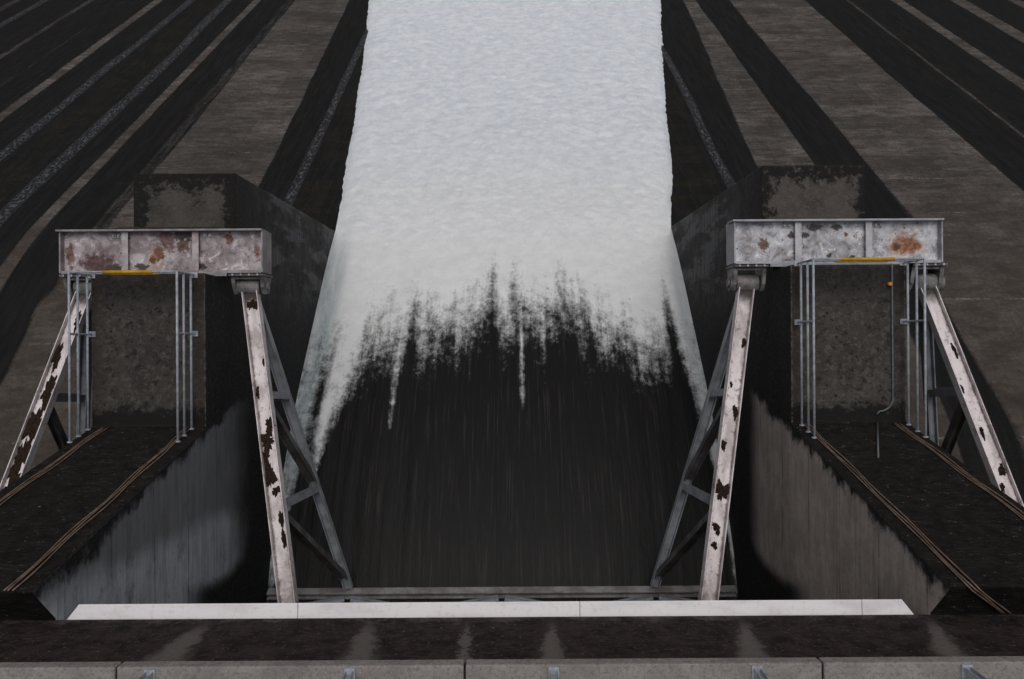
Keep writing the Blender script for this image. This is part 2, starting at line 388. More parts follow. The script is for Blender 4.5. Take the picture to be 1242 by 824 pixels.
# falling water : foam.x = threshold field, foam.y = side tint, foam.z = arc length
def water_mat(name):
    m = M(name); p = m.pos(); at = m.sep(m.attr('foam')); x = m.sep(p)[0]; s = at[2]
    st = m.comb(x, m.mul(s, .13), 0.0); st2 = m.comb(x, m.mul(s, .35), 3.0); st3 = m.comb(x, m.mul(s, .030), 7.0)
    a = m.noise(st, 2.3, 5, .65); b = m.noise(st2, 5.5, 5, .75); f = m.noise(p, 12, 4, .8); w = m.noise(st3, 11, 4, .7)
    g2 = m.noise(m.comb(x, m.mul(s, .6), 5.0), 14, 3, .7)
    cl = m.noise(m.comb(x, m.mul(s, .75), 9.0), 3.4, 6, .72)
    al = m.noise(m.comb(x, m.mul(s, .055), 2.0), 2.6, 4, .6)
    F = m.add(at[0], m.add(m.mul(m.ma('SUBTRACT', al, .5), 1.15), m.add(m.mul(m.ma('SUBTRACT', a, .5), .7), m.add(m.mul(m.ma('SUBTRACT', cl, .5), 1.6), m.add(m.mul(m.ma('SUBTRACT', b, .5), .35), m.mul(m.ma('SUBTRACT', g2, .5), .55))))))
    foam = m.ma('POWER', m.ss(.02, 1.12, F), 1.3)
    dark = m.mix(m.ss(.50, .78, w), (.0065, .006, .0058), (.032, .028, .026))
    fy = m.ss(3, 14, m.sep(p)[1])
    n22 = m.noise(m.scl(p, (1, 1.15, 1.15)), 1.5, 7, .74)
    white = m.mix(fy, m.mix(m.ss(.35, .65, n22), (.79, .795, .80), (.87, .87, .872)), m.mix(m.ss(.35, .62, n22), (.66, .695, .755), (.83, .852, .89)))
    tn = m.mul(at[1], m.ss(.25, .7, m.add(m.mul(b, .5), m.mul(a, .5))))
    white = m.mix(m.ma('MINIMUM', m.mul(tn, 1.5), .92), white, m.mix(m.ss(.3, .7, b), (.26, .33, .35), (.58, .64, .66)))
    c = m.mix(foam, dark, white)
    wet = m.mul(m.noise(m.comb(x, m.mul(s, .18), 1.), 13, 4, .7), .3)
    tex = m.add(m.mul(m.noise(p, 7.5, 6, .85), m.mul(foam, 1.6)), wet)
    m.bump(tex, .7, .08)
    return m.out(c, m.add(.50, m.mul(foam, .5)), .16)
mat_water = water_mat('spilling_water')

m = M('trickle_water'); p = m.pos(); n = m.noise(m.scl(p, (1.6, .6, .6)), 8, 5, .75, .6); v = m.vor(m.scl(p, (5.0, 2.6, 2.6)), 1.7); at = m.sep(m.attr('edge'))
rp = m.mul(m.ss(.48, .66, m.add(m.mul(n, .6), m.mul(v, .42))), at[0])
c = m.mix(m.mul(rp, .75), (.011, .011, .012), (.115, .118, .13)); m.bump(m.add(n, v), .8, .06); mat_trickle = m.out(c, .35, .4)
mat_river = plain('river_water', (.03, .035, .035), .15, .3, .3)
m = M('rocky_ground'); p = m.pos(); n = m.noise(p, .15, 7, .7); m.bump(n, 1, .5); mat_ground = m.out(m.mix(n, (.04, .037, .03), (.12, .11, .10)), .95)

# ---------------------------------------------------------------- chute profile (y -> d of the water surface)
_py = np.array([-12, -9.2, -7.8, -5.2, -2.6, .39, 5.3, 8.0]); _pd = np.array([25.4, 25.75, 26.3, 27.75, 29.6, 32.3, 37.3, 41.0])
def prof(y):
    y = np.asarray(y, float)
    # Catmull-like smooth interpolation by a cubic Hermite with finite-difference slopes
    mS = np.gradient(_pd, _py); mS[-1] = 1.376; mS[-2] = 1.25
    i = np.clip(np.searchsorted(_py, y) - 1, 0, len(_py)-2)
    h = _py[i+1] - _py[i]; t = np.clip((y - _py[i]) / h, 0, 1)
    v = (2*t**3-3*t**2+1)*_pd[i] + (t**3-2*t**2+t)*h*mS[i] + (-2*t**3+3*t**2)*_pd[i+1] + (t**3-t**2)*h*mS[i+1]
    return np.where(y > 8.0, 41.0 + 1.376*(y-8.0), v)
FACE_OFF = .55
def face_d(y): return prof(y) + FACE_OFF

PL, PR = (-10.78, -7.84), (7.13, 10.10)
CL, CR = sum(PL)/2, sum(PR)/2

# ---------------------------------------------------------------- dam (downstream face)
ys = np.concatenate([np.linspace(-12, 8, 90), np.linspace(8.15, 54, 260)])
xs = np.linspace(-64, 64, 1300)
X, Y = np.meshgrid(xs, ys); D = face_d(Y)
n_big = fbm(X*.25, Y*.18, 3, 2) - .5; n_sm = fbm(X*1.5, Y*.35, 3, 5) - .5
dry = np.zeros_like(X); brown = np.zeros_like(X); moss = np.zeros_like(X)
def stripe(x0, x1, val, soft=.35, k=1.0, c0=0, y0=None):
    xx = X + n_big*.12*k + n_sm*.25*k
    return val * ss(x0-soft/2, x0+soft/2, xx) * ss(x1+soft/2, x1-soft/2, xx)
wideL = -12.6 - np.clip((Y-9)/19.5, 0, 1.5)*1.05
xx = X + n_big*.08 + n_sm*.22
dry = np.maximum(dry, ss(-18.7, -18.2, xx) * ss(wideL+.15, wideL-.25, xx))
dry = np.maximum(dry, stripe(-19.3, -18.4, .42, .5, .5))
dry = np.maximum(dry, stripe(-22.05, -21.4, .85, .3, .4))
dry = np.maximum(dry, stripe(-30.7, -29.9, .72, .4, .5))
for a, b, v in ((-36.4, -35.8, .5), (-33.2, -32.9, .42), (-43, -42.2, .5), (-48, -47, .5)): dry = np.maximum(dry, stripe(a, b, v))
x0r = 12.7 + np.clip((Y-9)/19.5, 0, 1.5)*2.0
dry = np.maximum(dry, ss(x0r-.2, x0r+.3, xx) * ss(16.0, 15.6, xx) * .95)
dry = np.maximum(dry, ss(18.3, 18.9, xx) * ss(25.2, 24.8, xx))
for a, b, v in ((28.4, 28.75, .6), (32.2, 33.3, .66), (37.2, 38.6, .75), (42, 43.2, .6), (47, 48.5, .6)): dry = np.maximum(dry, stripe(a, b, v, .4, .5))
near = ss(9, 2, Y)
brown = np.clip(near*1.0 + .35*ss(.1, .3, n_big), 0, 1)
# floors of the shut bays, close under the gates
dry = np.maximum(dry, near * .8 * ss(-19.5, -19.0, X + n_big*2) * ss(-12.0, -13.0, X + n_big*2))
dry = np.maximum(dry, near * .8 * ss(17.6, 18.3, X + n_big*2) * ss(25.5, 25.0, X))
moss = np.maximum(ss(-26.8, -26.2, X)*ss(-24.3, -24.8, X), np.maximum(ss(7.5, 8, np.abs(X))*ss(10.6, 10.2, np.abs(X)), .7*ss(28.0, 28.4, X)*ss(29.6, 29.2, X)))
bay = grid_obj('downstream_face', X, Y, H - D, mat_face, {'paint': (dry, moss, brown)})
dam = empty('concrete_dam', (0, 20, 0)); tag(dam, 'steep concrete dam face streaked with dark wet stains and paler dry strips', 'dam')
bay.parent = dam; bay.matrix_parent_inverse = Matrix.Translation((0, -20, 0))
del X, Y, D

# ---------------------------------------------------------------- main flow
def flow():
    ys = np.concatenate([np.linspace(-9.2, 8, 300), np.linspace(8.07, 53, 520)])
    u = np.linspace(-1, 1, 300)
    U, Y = np.meshgrid(u, ys)
    s_arc = np.concatenate([[0], np.cumsum(np.hypot(np.diff(ys), np.diff(prof(ys))))])
    S = np.repeat(s_arc[:, None], len(u), 1)
    g = np.clip((Y-4.9)/23.6, 0, 2.2)
    wob = (fbm(Y*.16, U*0+1, 2, 9)-.5)*.35*ss(4.9, 9, Y)
    bl = ss(4.9, 8.5, Y); xl = -7.84 + .012 - 3.95*g**1.05 - wob - .28*bl; xr = 7.13 - .012 + 5.3*g**1.0 + wob + .45*bl
    X = lerp(xl, xr, (U+1)/2)
    D = prof(Y)
    e = np.abs(U); th = 1 - e**11                     # rounded edges
    spread = ss(4.8, 7, Y)
    D = D + (1-th) * (.75*spread)
    # foam field
    yf = .75 - .042*(X+.2)**2*np.where(X > 0, .95, 1) + .9*(fbm(X*.55, X*0, 3, 4)-.5) + 1.25*np.exp(-((X+.75)/.20)**2) + .8*np.exp(-((X-2.0)/.5)**2) + .8*np.exp(-((X+3.9)/.17)**2) + .5*np.exp(-((X-.05)/.15)**2)
    F = np.clip((Y - yf)/3.0, -1.9, 1.9) + .52
    # white curtains along both walls
    dl = X + 7.84; dr = 7.13 - X
    wl = .95 * ss(-9, 1.0, Y) + .25; wr = .95*ss(-7.0, 2, Y) + .16
    Fl = (.76 + .25*ss(-3, 2, Y)) * ss(wl, wl*.45, dl) * ss(-9, -6.5, Y)
    Fl2 = (1.05+.2*ss(-2,1,Y))*np.exp(-((dl - 1.42 - .15*np.clip(Y+1, -3, 4))/(.24+.095*np.clip(Y+4.2, 0, 7)))**2) * ss(-5.6, -2.4, Y)
    Fr = 1.0 * ss(wr, wr*.4, dr) * ss(-9, -6, Y)
    streak = .75*np.exp(-((X-.37)/.11)**2)*ss(-3.0, -1.6, Y) + .50*np.exp(-((X+4.35)/.13)**2)*ss(-3.8, -2.2, Y) + .20*np.exp(-((X+2.1)/.1)**2)*ss(-3.8, -.5, Y)
    gap = -.75*np.exp(-((X - 6.25)/.22)**2)*ss(4.3, 2.2, Y)
    lowr = lambda q: q - .75*(1 - ss(0, .22, q))
    Fl, Fl2, Fr, streak = lowr(Fl), lowr(Fl2), lowr(Fr), lowr(streak)
    F = np.maximum(np.maximum(F + gap, np.maximum(Fl, Fl2)), Fr)
    F = np.maximum(F, streak)
    foam = ss(.3, .8, F)
    tint = np.clip(.95*ss(1.15, .5, dl)*ss(6.5, 1.5, Y) + .55*ss(.7, .3, dr)*ss(6, 1, Y) + .35*ss(.94, .995, e)*spread, 0, 1)  # bluish wall curtains, plus painted shading on the rounded free edges
    # bumps of the white water
    yy = S
    b = (fbm(X*1.2, yy*1.15, 4, 21)-.5)*.26 + (fbm(X*3.4, yy*3.2, 3, 31)-.5)*.17 + (fbm(X*.7, yy*.16, 3, 41)-.5)*.34
    fade = ss(1, 6, Y)*.75 + .25
    D = D - foam*b*fade*(1-.8*e**12) - foam*.10 - (fbm(X*3.2, S*.12, 2, 51)-.5)*.06*(1-foam)
    # small sideways jitter at the free edge so the outline is ragged
    X = X + np.sign(U)*spread*e**8*((fbm(S*2.2, U*0+5, 3, 61)-.5)*.07)
    return grid_obj('water', X, Y, H - D, mat_water, {'foam': (F, tint, S)})
w = flow(); tag(w, 'white foaming water racing down the chute, glassy black near the gate', 'water', kind='structure')

# thin trickles down the face
def trickle(xc, y0, wid, seed):
    ys = np.linspace(y0, 53, 420); us = np.linspace(-1, 1, 9); U, Y = np.meshgrid(us, ys)
    X = xc + U*wid/2*(1 + .4*(fbm(Y*.6, U*0, 3, seed)-.5)) + .5*(fbm(Y*.12, U*0, 2, seed+3)-.5)
    nrm = .05*(1-U**2) + .006
    D = face_d(Y) - nrm*1.6 - (vnoise(X*5, Y*6, seed)-.5)*.04*(1-U**2)
    edge = (1-np.abs(U)**3)
    o = grid_obj('water', X, Y, H - D, mat_trickle, {'edge': (edge, edge, edge)})
    tag(o, kind='structure')
for i, (xc, y0, wd) in enumerate(((-10.75, 4.4, .55), (10.8, 4.4, .55), (-24.0, -2, .85), (-27.4, -2, .75), (-40.2, 5, .7))): trickle(xc, y0, wd, 70+i*5)
for o in bpy.data.objects:
    if o.name.startswith('water.'): o['label'] = 'thin rippling trickle running down the dark dam face'; o['category'] = 'water'

# ---------------------------------------------------------------- river and ground at the toe
mb = MB(); mb.add([(-600, 40, .02), (600, 40, .02), (600, 700, .02), (-600, 700, .02)], [(0,1,2,3)]); tag(mb.build('water', mat_river), kind='structure')
mb = MB(); mb.add([(-1500, -1500, -3), (1500, -1500, -3), (1500, 1500, -3), (-1500, 1500, -3)], [(0,1,2,3)]); tag(mb.build('ground', mat_ground), kind='structure')

# ---------------------------------------------------------------- piers
SLOPE = .245
def ysl(d): return -3.8 + (d-14.45)*SLOPE
def pier(px, dy, name_tag, left, label):
    cx = sum(px)/2
    pr = [(-4.765, 14.15), (ysl(13.4), 13.4), (ysl(21.1), 21.1), (1.75+dy, 21.1), (1.75+dy, 22.42), (3.12+dy, 22.42), (3.12+dy, 23.5), (4.8+dy, 23.5), (4.95+dy, 46), (-13, 46), (-13, 14.15)]
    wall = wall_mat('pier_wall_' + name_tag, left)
    wm = walkway_mat('pier_walkway_' + name_tag, (.038, .0345, .0315) if left else (.043, .039, .0355), cx)
    bm_ = block_mat('pier_block_' + name_tag, (.046, .042, .038) if left else (.055, .048, .043), cx, .025 if left else -.04)
    r = empty('spillway_pier', (cx, 0, 60)); tag(r, label, 'pier', 'spillway piers')
    mats = [0, 0, 2, 1, 2, 1, 3, 1, 1, 1, 0, 1]
    b = MB(); b.prism(pr, px[0], px[1], mats)
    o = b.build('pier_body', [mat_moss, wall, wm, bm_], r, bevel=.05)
    return r
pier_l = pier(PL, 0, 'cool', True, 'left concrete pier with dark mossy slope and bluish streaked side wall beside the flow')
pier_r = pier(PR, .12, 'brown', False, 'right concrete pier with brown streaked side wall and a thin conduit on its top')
for src, dx, lb in ((pier_l, -17.88, 'concrete pier beyond the left neighbouring gate'), (pier_r, 17.98, 'concrete pier beyond the right neighbouring gate')):
    c = copy_tree(src, (dx, 0, 0)); c['label'] = lb

# ---------------------------------------------------------------- bridge over the gates
deck = empty('bridge_deck', (0, -5.5, H-14.2)); tag(deck, 'grey concrete bridge edge above a black mossy fascia across the bottom', 'bridge')
b = MB(); b.box(-28, 28, -5.3, -4.77, 12.24, 14.2); b.build('fascia', mat_fascia, deck, bevel=.03)
jx = [-17.2, -11.2, -5.80, -.72, 4.50, 9.8, 15.2, 20.5]
for a, c_ in zip(jx[:-1], jx[1:]):
    b = MB(); b.box(a+.014, c_-.014, -13, -4.735, 12.0, 12.236); b.build('curb_slab', mat_curb, deck, bevel=.025)
b = MB(); b.box(-17, 20, -12.9, -4.80, 12.05, 12.23); b.build('joint_filler', mat_joint, deck)

rail = empty('bridge_railing', (0, -4.9, H-12.0)); tag(rail, 'row of pale steel posts standing on the grey concrete bridge edge', 'railing')
for xp in (-8.25, -5.29, -2.385, .575, 3.53, 6.58, 9.6):
    b = MB()
    yb = -4.86; up = Vector((0,0,1))
    b.box(xp-.075, xp+.075, yb-.10, yb+.10, 11.96, 11.998)                   # foot plate
    b.box(xp-.055, xp-.045+.0, yb-.07, yb+.07, 10.9, 11.96)
    b.box(xp+.045, xp+.055, yb-.07, yb+.07, 10.9, 11.96)
    b.box(xp-.045, xp+.045, yb-.006, yb+.006, 10.9, 11.96)
    p_ = b.build('post', mat_rail, rail)
b = MB()
for dd in (10.88, 11.4): b.tube([P(-9.5, -4.99, dd), P(10.5, -4.99, dd)], .03)
b.build('rail', mat_rail, rail)

# ---------------------------------------------------------------- radial gates
XG, TY, TD, RG = -.37, 1.5, 22.5, 10.3
def gate(xg, label, litter):
    r = empty('radial_gate', (xg, -8, H-26.2)); tag(r, label, 'gate', 'radial spillway gates')
    # skin: curved shell about the trunnion axis
    b = MB(); n = 28; a0 = math.asin((TD-14.36)/RG); a1 = -math.asin((26.25-TD)/RG)
    prI = []; prO = []
    for k in range(n+1):
        a = lerp(a0, a1, k/n)
        prI.append((TY - RG*math.cos(a), TD - RG*math.sin(a))); prO.append((TY - (RG+.04)*math.cos(a), TD - (RG+.04)*math.sin(a)))
    b.prism(prI + prO[::-1], xg-7.40, xg+7.40)
    sk = b.build('skin_plate', mat_greydark, r)
    b = MB()
    for k in range(13):
        x = xg - 7.0 + k*14/12; pts = []
        for q in range(n+1):
            a = lerp(a0-.02, a1+.02, q/n)
            pts.append((TY-(RG-.004)*math.cos(a), TD-(RG-.004)*math.sin(a)))
        inn = [(TY-(RG-.2)*math.cos(lerp(a0-.02, a1+.02, q/n)), TD-(RG-.2)*math.sin(lerp(a0-.02, a1+.02, q/n))) for q in range(n+1)]
        b.prism(pts + inn[::-1], x-.012, x+.012)
    b.build('rib', mat_greydark, sk)
    # white top plate, mitred ends
    b = MB(); dt = 14.30
    xa, xb = xg-7.43, xg+7.36
    q = [(xa, -4.87), (xb, -4.87), (xb-.24, -4.56), (xa+.24, -4.56)]
    b.add([P(x, y, dt + (0 if y < -4.7 else .03)) for x, y in q] + [P(x, y, dt+.05) for x, y in q], [(0,1,2,3), (7,6,5,4), (0,4,5,1), (1,5,6,2), (2,6,7,3), (3,7,4,0)])
    b.build('top_plate', mat_plate, r, bevel=.008)
    # lower girder and knees
    gy, gd = -7.90, 25.75
    b = MB(); b.hbeam(P(xg-7.3, gy, gd), P(xg+7.3, gy, gd), Vector((0,-.35,1)), .20, .30); g = b.build('lower_girder', mat_arm2, r)
    ends = {}
    for sx in (-1, 1):
        ends[sx] = xg + sx*4.78
    for xc, list_dx in ((xg, (-1, 1)), (ends[-1], (-1, 1)), (ends[1], (-1, 1))):
        for q_ in list_dx:
            b = MB(); b.hbeam(P(xc+q_*.1, gy-.10, gd-.20), P(xc+q_*1.5, gy-.34, gd-.24), Vector((0,0,1)), .16, .14, .02, .02); b.build('knee_brace', mat_grey, r)
    # upper girder hidden behind the plate
    b = MB(); b.hbeam(P(xg-7.2, -7.9, 19.4), P(xg+7.2, -7.9, 19.4), Vector((0,.35,1)), .4, .35); b.build('upper_girder', mat_grey, r)
    for sx in (-1, 1):
        T = P(xg+sx*6.77, TY, TD); Ue = P(xg+sx*4.73, -7.95, 19.42); Le = P(xg+sx*4.76, -7.72, 25.66)
        Up = lambda t, T=T, Ue=Ue: T.lerp(Ue, t); Lo = lambda t, T=T, Le=Le: T.lerp(Le, t)
        nrm = (Ue-T).cross(Le-T).normalized()
        upU = nrm.cross((Ue-T).normalized()); upU = upU if upU.z > 0 else -upU
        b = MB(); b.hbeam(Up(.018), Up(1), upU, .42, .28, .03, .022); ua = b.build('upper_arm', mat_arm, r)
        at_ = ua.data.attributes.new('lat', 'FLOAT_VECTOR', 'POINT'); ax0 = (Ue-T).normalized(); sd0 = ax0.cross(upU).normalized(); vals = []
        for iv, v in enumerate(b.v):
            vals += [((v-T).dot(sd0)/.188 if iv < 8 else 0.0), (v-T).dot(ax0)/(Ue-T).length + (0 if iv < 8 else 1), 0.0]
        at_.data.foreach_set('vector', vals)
        axU = (Ue-T).normalized(); sdU = axU.cross(upU).normalized()
        if litter.get(sx):
            for i, (t, off, rx, ry) in enumerate(litter[sx]):
                b = MB(); b.blob(Up(t) + sdU*off*.8 + upU*.016, sdU, axU, upU, min(rx*.85, .19-abs(off)*.8+.05), ry, .045, i*13+int(sx+2)*7+int(abs(xg))*3)
                b.build('leaf_litter', mat_litter, ua, smooth=True)
        upL = nrm.cross((Le-T).normalized()); upL = upL if upL.z > 0 else -upL
        b = MB(); b.hbeam(Lo(.03), Lo(1), upL, .26, .24, .03, .03); b.build('lower_arm', mat_grey, r)
        for ta, tb in ((.31, .335), (.60, .64)):
            a_, b_ = Up(ta), Lo(tb); ax = (b_-a_).normalized()
            b = MB(); b.hbeam(a_ + ax*.17, b_ - ax*.15, nrm.cross(ax), .22, .20, .02, .02); b.build('strut', mat_grey, r)
        for ta, tb in ((.32, .625), (.61, .965)):
            a_, b_ = Up(ta), Lo(tb); ax = (b_-a_).normalized()
            b = MB(); b.hbeam(a_ + ax*.17, b_ - ax*.17, nrm.cross(ax), .24, .20, .02, .022); b.build('diagonal_brace', mat_brace, r)
        # hub
        b = MB(); b.tube([T + Vector((-.30,0,0)), T + Vector((.30,0,0))], .23, 24); hb = b.build('hub', mat_hub, r, bevel=.02)
        b = MB(); b.tube([T + Vector((-sx*.36,0,0)), T + Vector((-sx*.47,0,0))], .225, 24); b.tube([T + Vector((-sx*.47,0,0)), T + Vector((-sx*.52,0,0))], .12, 18); b.build('pin_cap', mat_hub, hb, bevel=.015)
    return r
mat_brace = steel('brace_steel', (.15, .15, .155), (.075, .062, .055), (.07, .035, .02), 1, dirt_amt=.52, rust_amt=.34)
mat_arm2 = steel('girder_paint', (.30, .285, .29), (.16, .145, .14), RUST, 1.3, dirt_amt=.5, rust_amt=.28)
mat_hub = steel('hub_steel', (.25, .235, .235), (.09, .08, .08), (.07, .035, .02), 2, dirt_amt=.5, rust_amt=.3)
litL = [(.055, .02, .16, .16), (.395, .10, .15, .22), (.43, -.05, .20, .2), (.47, -.13, .11, .30), (.52, -.10, .15, .32), (.56, .05, .12, .12), (.63, .13, .09, .22), (.68, .13, .08, .26), (.30, -.16, .06, .14), (.22, .16, .05, .1)]
litR = [(.17, -.15, .06, .16), (.36, -.14, .09, .17), (.45, .12, .08, .16), (.565, .0, .20, .26), (.655, .06, .07, .12), (.665, -.04, .07, .10), (.70, .02, .08, .10), (.29, .1, .04, .08)]
gate(XG, 'middle radial gate with open trussed arms and a long white top plate above the flow', {-1: [(t, -o, a, b) for t, o, a, b in litL], 1: litR})
litN = [(.10, -.12, .09, .3), (.20, .12, .10, .4), (.30, -.04, .17, .45), (.385, .03, .2, .5), (.47, .02, .19, .5), (.56, 0, .21, .5), (.66, 0, .2, .6), (.77, 0, .2, .6)]
litM = [(.30, .14, .05, .12), (.42, .05, .06, .14), (.52, -.1, .09, .16), (.56, .1, .07, .12), (.66, .0, .05, .2), (.20, -.1, .05, .2)]
gate(2*CL-XG-.08, 'neighbouring radial gate whose dirt covered arm runs off the left edge', {1: litN})
gate(2*CR-XG+.42, 'neighbouring radial gate whose pale arm runs off the right edge', {-1: litM})

# ---------------------------------------------------------------- trunnion girders
def girder(cx, dy, mats, label, inner):
    r = empty('trunnion_girder', (cx, 2.45+dy, H-22.4)); tag(r, label, 'girder', 'trunnion girders on the piers')
    y0, y1 = 1.86+dy, 2.96+dy; L = 2.66; L2 = 2.66 if inner > 0 else 2.80
    b = MB(); b.box(cx-L, cx+L2, y0+.031, y1-.031, 22.08, 22.12); b.build('web', mats[0], r)
    b = MB(); b.box(cx-L-.09, cx+L2+.04, y1-.03, y1+.02, 21.80, 22.38); b.build('flange', mats[1], r, bevel=.006)
    b = MB(); b.box(cx-L, cx+L2, y0-.05, y0+.03, 21.90, 22.38); b.build('flange', mats[1], r, bevel=.006)
    for q in (-.98, .90):
        b = MB(); b.box(cx+q-.085, cx+q+.085, y0+.033, y1-.032, 21.93, 21.96); b.box(cx+q-.012, cx+q+.012, y0+.033, y1-.032, 21.961, 22.078); b.build('stiffener', mats[2], r, bevel=.004)
    for s in (-1, 1):
        b = MB(); le = (L2 if s > 0 else L)+.022; b.box(cx+s*le-.02, cx+s*le+.02, y0-.03, y1+.005, 21.88, 22.7)
        b.build('end_plate', mats[1], r, bevel=.005)
        # bearing bracket hanging on the upstream flange
        tx = cx + s*(2.21 if s == inner else (2.30 if inner > 0 else 2.56))
        b = MB()
        b.box(tx-.46, tx+.46, y0-.115, y0-.052, 21.98, 22.9)                       # back plate
        for k in (-1, 1):
            xq = tx + k*.385
            b.prism([(y0-.117, 22.1), (y0-.117, 22.86), (TY-.20, 22.68), (TY-.23, 22.4), (TY-.05, 22.22)], xq-.05, xq+.05)
        b.box(tx-.33, tx+.33, y0-.2, y0-.117, 22.14, 22.18)
        br = b.build('bearing_bracket', mats[3], r, bevel=.008)
        for k in range(4):
            b = MB(); xx_ = tx-.33+k*.22; b.tube([P(xx_, y0-.085, 21.99), P(xx_, y0-.085, 21.94)], .032, 6)
            b.build('bolt', mat_bolt, br)
    for q in (-1.32, -1.18, 1.12, 1.26):
        b = MB(); yy = y1-.12; b.box(cx+q-.055, cx+q+.055, yy-.06, yy+.06, 22.05, 22.078); b.tube([P(cx+q, yy, 22.05), P(cx+q, yy, 22.0)], .035, 8); b.build('bolt', mat_bolt, r)
    # walkway toe plate on the upstream flange
    b = MB(); b.box(cx-1.75, cx+1.75, y0-.13, y0-.052, 21.86, 21.90); b.build('ledge_plate', mat_grey, r)
    return r
zc = H-22.1
O = O_; DK = (.05, .033, .028); PU = (.115, .045, .045)
gl = steel('rusted_girder_paint', (.50, .45, .465), (.25, .195, .20), (.10, .042, .03), 1.0, [
    (CL-1.75, 2.1, zc, .34, (.6, 1, 1), PU), (CL-.15, 2.32, zc, .20, (1, .8, 1), RUST), (CL+.50, 2.60, zc, .20, (1, .8, 1), (.13, .06, .03)), (CL-.30, 2.2, zc, .12, (1, .8, 1), RUST),
    (CL+.55, 2.85, zc, .2, (.5, 1, 1), DK), (CL-.6, 2.0, zc, .12, (.5, 1, 1), DK), (CL+1.75, 2.75, zc, .13, (1, .7, 1), (.18, .07, .035)), (CL-1.3, 1.98, zc, .14, (.5, 1, 1), DK), (CL+.1, 2.7, zc, .3, (1, .8, 1), (.16, .08, .075)), (CL-2.5, 2.3, zc, .25, (1.6, .6, 1), (.2, .09, .08)), (CL+2.5, 2.4, zc, .09, (1, .4, 1), (.22, .1, .09)), (CL+1.0, 2.0, zc, .13, (.6, 1.2, 1), DK)], dirt_amt=.5, rust_amt=.33, grime=.6)
gr = steel('pale_girder_paint', (.55, .55, .59), (.26, .235, .235), (.10, .05, .03), 1.2, [
    (CR+1.95, 2.48, zc, .36, (.85, 1.1, 1), O), (CR+1.70, 2.42, zc, .15, (1, 1, 1), RUST), (CR-1.85, 2.5, zc, .17, (1, .8, 1), (.17, .07, .03)), (CR-.98, 2.35, zc, .13, (1.6, .3, 1), DK), (CR-.5, 2.95, zc, .13, (.5, 1, 1), DK),
    (CR+.35, 2.75, zc, .06, (1, 1, 1), RUST), (CR-.1, 2.2, zc, .09, (1, 1, 1), DK), (CR+.5, 2.15, zc, .08, (.6, 1, 1), DK), (CR-.75, 2.75, zc, .10, (.6, 1, 1), DK), (CR-1.12, 2.75, zc, .12, (1.2, 1, 1), DK), (CR+.1, 2.95, zc, .1, (.5, 1, 1), DK), (CR-1.25, 2.02, zc, .1, (.5, 1, 1), DK)], dirt_amt=.46, rust_amt=.26, grime=.6)
fl = steel('girder_edge_left', (.34, .31, .32), (.2, .17, .17), RUST, 1.4, dirt_amt=.5, rust_amt=.38)
fr_ = steel('girder_edge_right', (.40, .395, .42), (.24, .225, .235), RUST, 1.4, dirt_amt=.45, rust_amt=.26)
girder(CL, 0, (gl, fl, steel('stiffener_left', (.46, .42, .43), (.28, .2, .2), RUST, 1.4, dirt_amt=.45, rust_amt=.36), mat_hub), 'left trunnion girder, purple and rust stained steel lying across the pier', 1)
girder(CR, .16, (gr, fr_, steel('stiffener_right', (.50, .49, .52), (.32, .3, .31), RUST, 1.4, dirt_amt=.4, rust_amt=.26), mat_hub), 'right trunnion girder, paler steel with one large orange rust patch', -1)

# ---------------------------------------------------------------- walkway railings (three pipes each side)
def railing(xo, xi, dy, yel, label):
    r = empty('walkway_railing', ((xo+xi)/2, 0, H-21.1)); tag(r, label, 'railing', 'pipe railings on the piers')
    ye = 1.70+dy
    for x in (xo, xi):
        for hgt in (1.1, .70, .24):
            d = 21.1-hgt
            b = MB(); b.tube([P(x, ysl(d)+.01, d), P(x, ye, d)], .030, 10); b.build('rail', mat_rail, r, smooth=True)
            b = MB(); b.tube([P(x, ysl(d)-.0, d), P(x, ysl(d)+.035, d)], .062, 10); b.build('rail_flange', mat_rail, r)
        for yp in (.20+dy, ye):
            b = MB(); b.tube([P(x, yp, 21.1), P(x, yp, 20.0)], .026, 10)
            s = 1 if x == xo else -1
            b.box(x-.09, x+.09, yp-.07, yp+.07, 21.07, 21.10)
            b.build('post', mat_rail, r)
    for hgt in (1.1, .70):
        b = MB(); b.tube([P(xo, ye, 21.1-hgt), P(xi, ye, 21.1-hgt)], .028, 10); b.build('end_rail', mat_rail, r, smooth=True)
    for k, hgt in enumerate((1.1, .70)):
        b = MB(); b.tube([P(yel[0], ye-.005, 21.1-hgt), P(yel[1], ye-.005, 21.1-hgt)], .042, 10); b.build('safety_bar', mat_yellow, r, smooth=True)
railing(-10.74, -8.12, 0, (-9.92, -8.72), 'pipe railing with yellow bar on the left pier walkway')
railing(10.02, 7.32, .2, (8.0, 9.3), 'pipe railing with yellow bar on the right pier walkway')

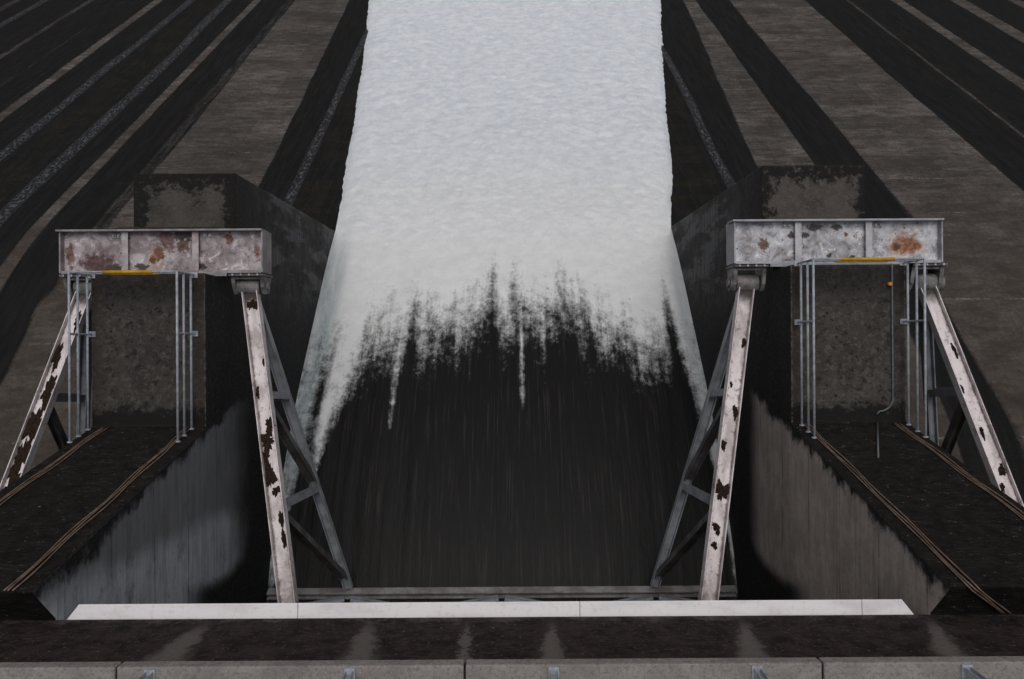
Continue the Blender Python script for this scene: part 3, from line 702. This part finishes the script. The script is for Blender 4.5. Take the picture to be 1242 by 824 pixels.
# ---------------------------------------------------------------- ropes lying on the pier slopes
def rope_pts(x0, dx_end):
    pts = []
    for k in range(40):
        d = lerp(21.0, 13.42, k/39); w_ = .015*math.sin(k*.45+x0)
        pts.append(P(x0 + w_, ysl(d) + .022, d - .02))
    for k in range(1, 12 if dx_end > 0 else 1):
        t = k/11; pts.append(P(x0 + dx_end*t, lerp(ysl(13.4), -4.72, t), lerp(13.4, 14.10, t) - .05))
    return pts
mat_rope = steel('rusty_wire', (.24, .17, .13), (.12, .08, .06), (.36, .29, .25), 2.5, dirt_amt=.5, rust_amt=.4)
for x0, e, side, wh in ((-8.2, -.06, 'inner', 'left'), (-10.36, -.3, 'outer', 'left'), (7.45, .95, 'inner', 'right'), (9.78, .25, 'outer', 'right')):
    P0 = rope_pts(x0, e); r = empty('cable_run', P0[-1])
    for q in (-.075, -.02, .055):
        b = MB(); b.tube([v + Vector((q + .012*math.sin(i*.5+q*40), 0, 0)) for i, v in enumerate(P0)], .0135, 6)
        b.build('cable', mat_rope, r, smooth=True)
    tag(r, 'rusty brown cables lying along the %s edge of the %s pier slope' % (side, wh), 'cable', 'cables on the pier slopes')

# conduit with an orange lamp on the right pier
xc = 9.72
b = MB(); pts = [P(xc, 1.85, 21.06), P(xc, -1.55, 21.06)]
for k in range(1, 9):
    a = k/8*math.pi/2; pts.append(P(xc - .34*(1-math.cos(a)), -1.55 - .34*math.sin(a), 21.06))
pts += [P(xc-.42, -1.97, 21.06)]
cd = empty('conduit', (xc, 0, H-21.1)); tag(cd, 'thin grey conduit with an orange fitting along the right pier walkway', 'conduit')
b.tube(pts, .022, 8); b.build('pipe', mat_conduit, cd, smooth=True)
b = MB(); b.tube([P(xc-.45, ysl(20.95)+.03, 20.95), P(xc-1.43, ysl(18.7)+.03, 18.7)], .024, 8); b.build('pipe', mat_conduit, cd, smooth=True)
b = MB(); b.tube([P(xc-.08, 1.36, 21.06), P(xc-.08, 1.36, 20.98)], .05, 10); b.build('orange_fitting', mat_orange, cd)

# ---------------------------------------------------------------- light, sky, camera
EL, AZ = 64, 6
wd = bpy.data.worlds.new('World'); sc.world = wd; wd.use_nodes = True
nt = wd.node_tree; sky = nt.nodes.new('ShaderNodeTexSky'); sky.sky_type = 'NISHITA'; sky.sun_disc = False
sky.sun_elevation = R(EL); sky.sun_rotation = R(AZ); sky.air_density = 1.0; sky.dust_density = 3.0
hs = nt.nodes.new('ShaderNodeHueSaturation'); hs.inputs['Saturation'].default_value = .30
nt.links.new(sky.outputs[0], hs.inputs['Color']); bg = nt.nodes['Background']; nt.links.new(hs.outputs[0], bg.inputs['Color']); bg.inputs['Strength'].default_value = .085
sl = bpy.data.lights.new('sun', 'SUN'); sl.energy = .9; sl.angle = R(35); sl.color = (1, .96, .93)
so = bpy.data.objects.new('sun', sl); COL.objects.link(so)
dirv = Vector((math.sin(R(AZ))*math.cos(R(EL)), math.cos(R(AZ))*math.cos(R(EL)), math.sin(R(EL))))
so.rotation_euler = dirv.to_track_quat('Z', 'Y').to_euler(); so.location = (0, 0, 130)

cam = bpy.data.cameras.new('camera'); cam.sensor_width = 36; cam.lens = 36*1000/1242; cam.clip_end = 5000; cam.clip_start = .1
co = bpy.data.objects.new('camera', cam); COL.objects.link(co); co.location = (0, 0, H); co.rotation_euler = (0, 0, R(-.35)); sc.camera = co
for o in bpy.data.objects:
    if '_w' in o.keys(): del o['_w']
sc.view_settings.view_transform = 'Standard'; sc.view_settings.look = 'None'; sc.view_settings.exposure = 0.08; sc.view_settings.gamma = 1
sc.view_settings.use_curve_mapping = False
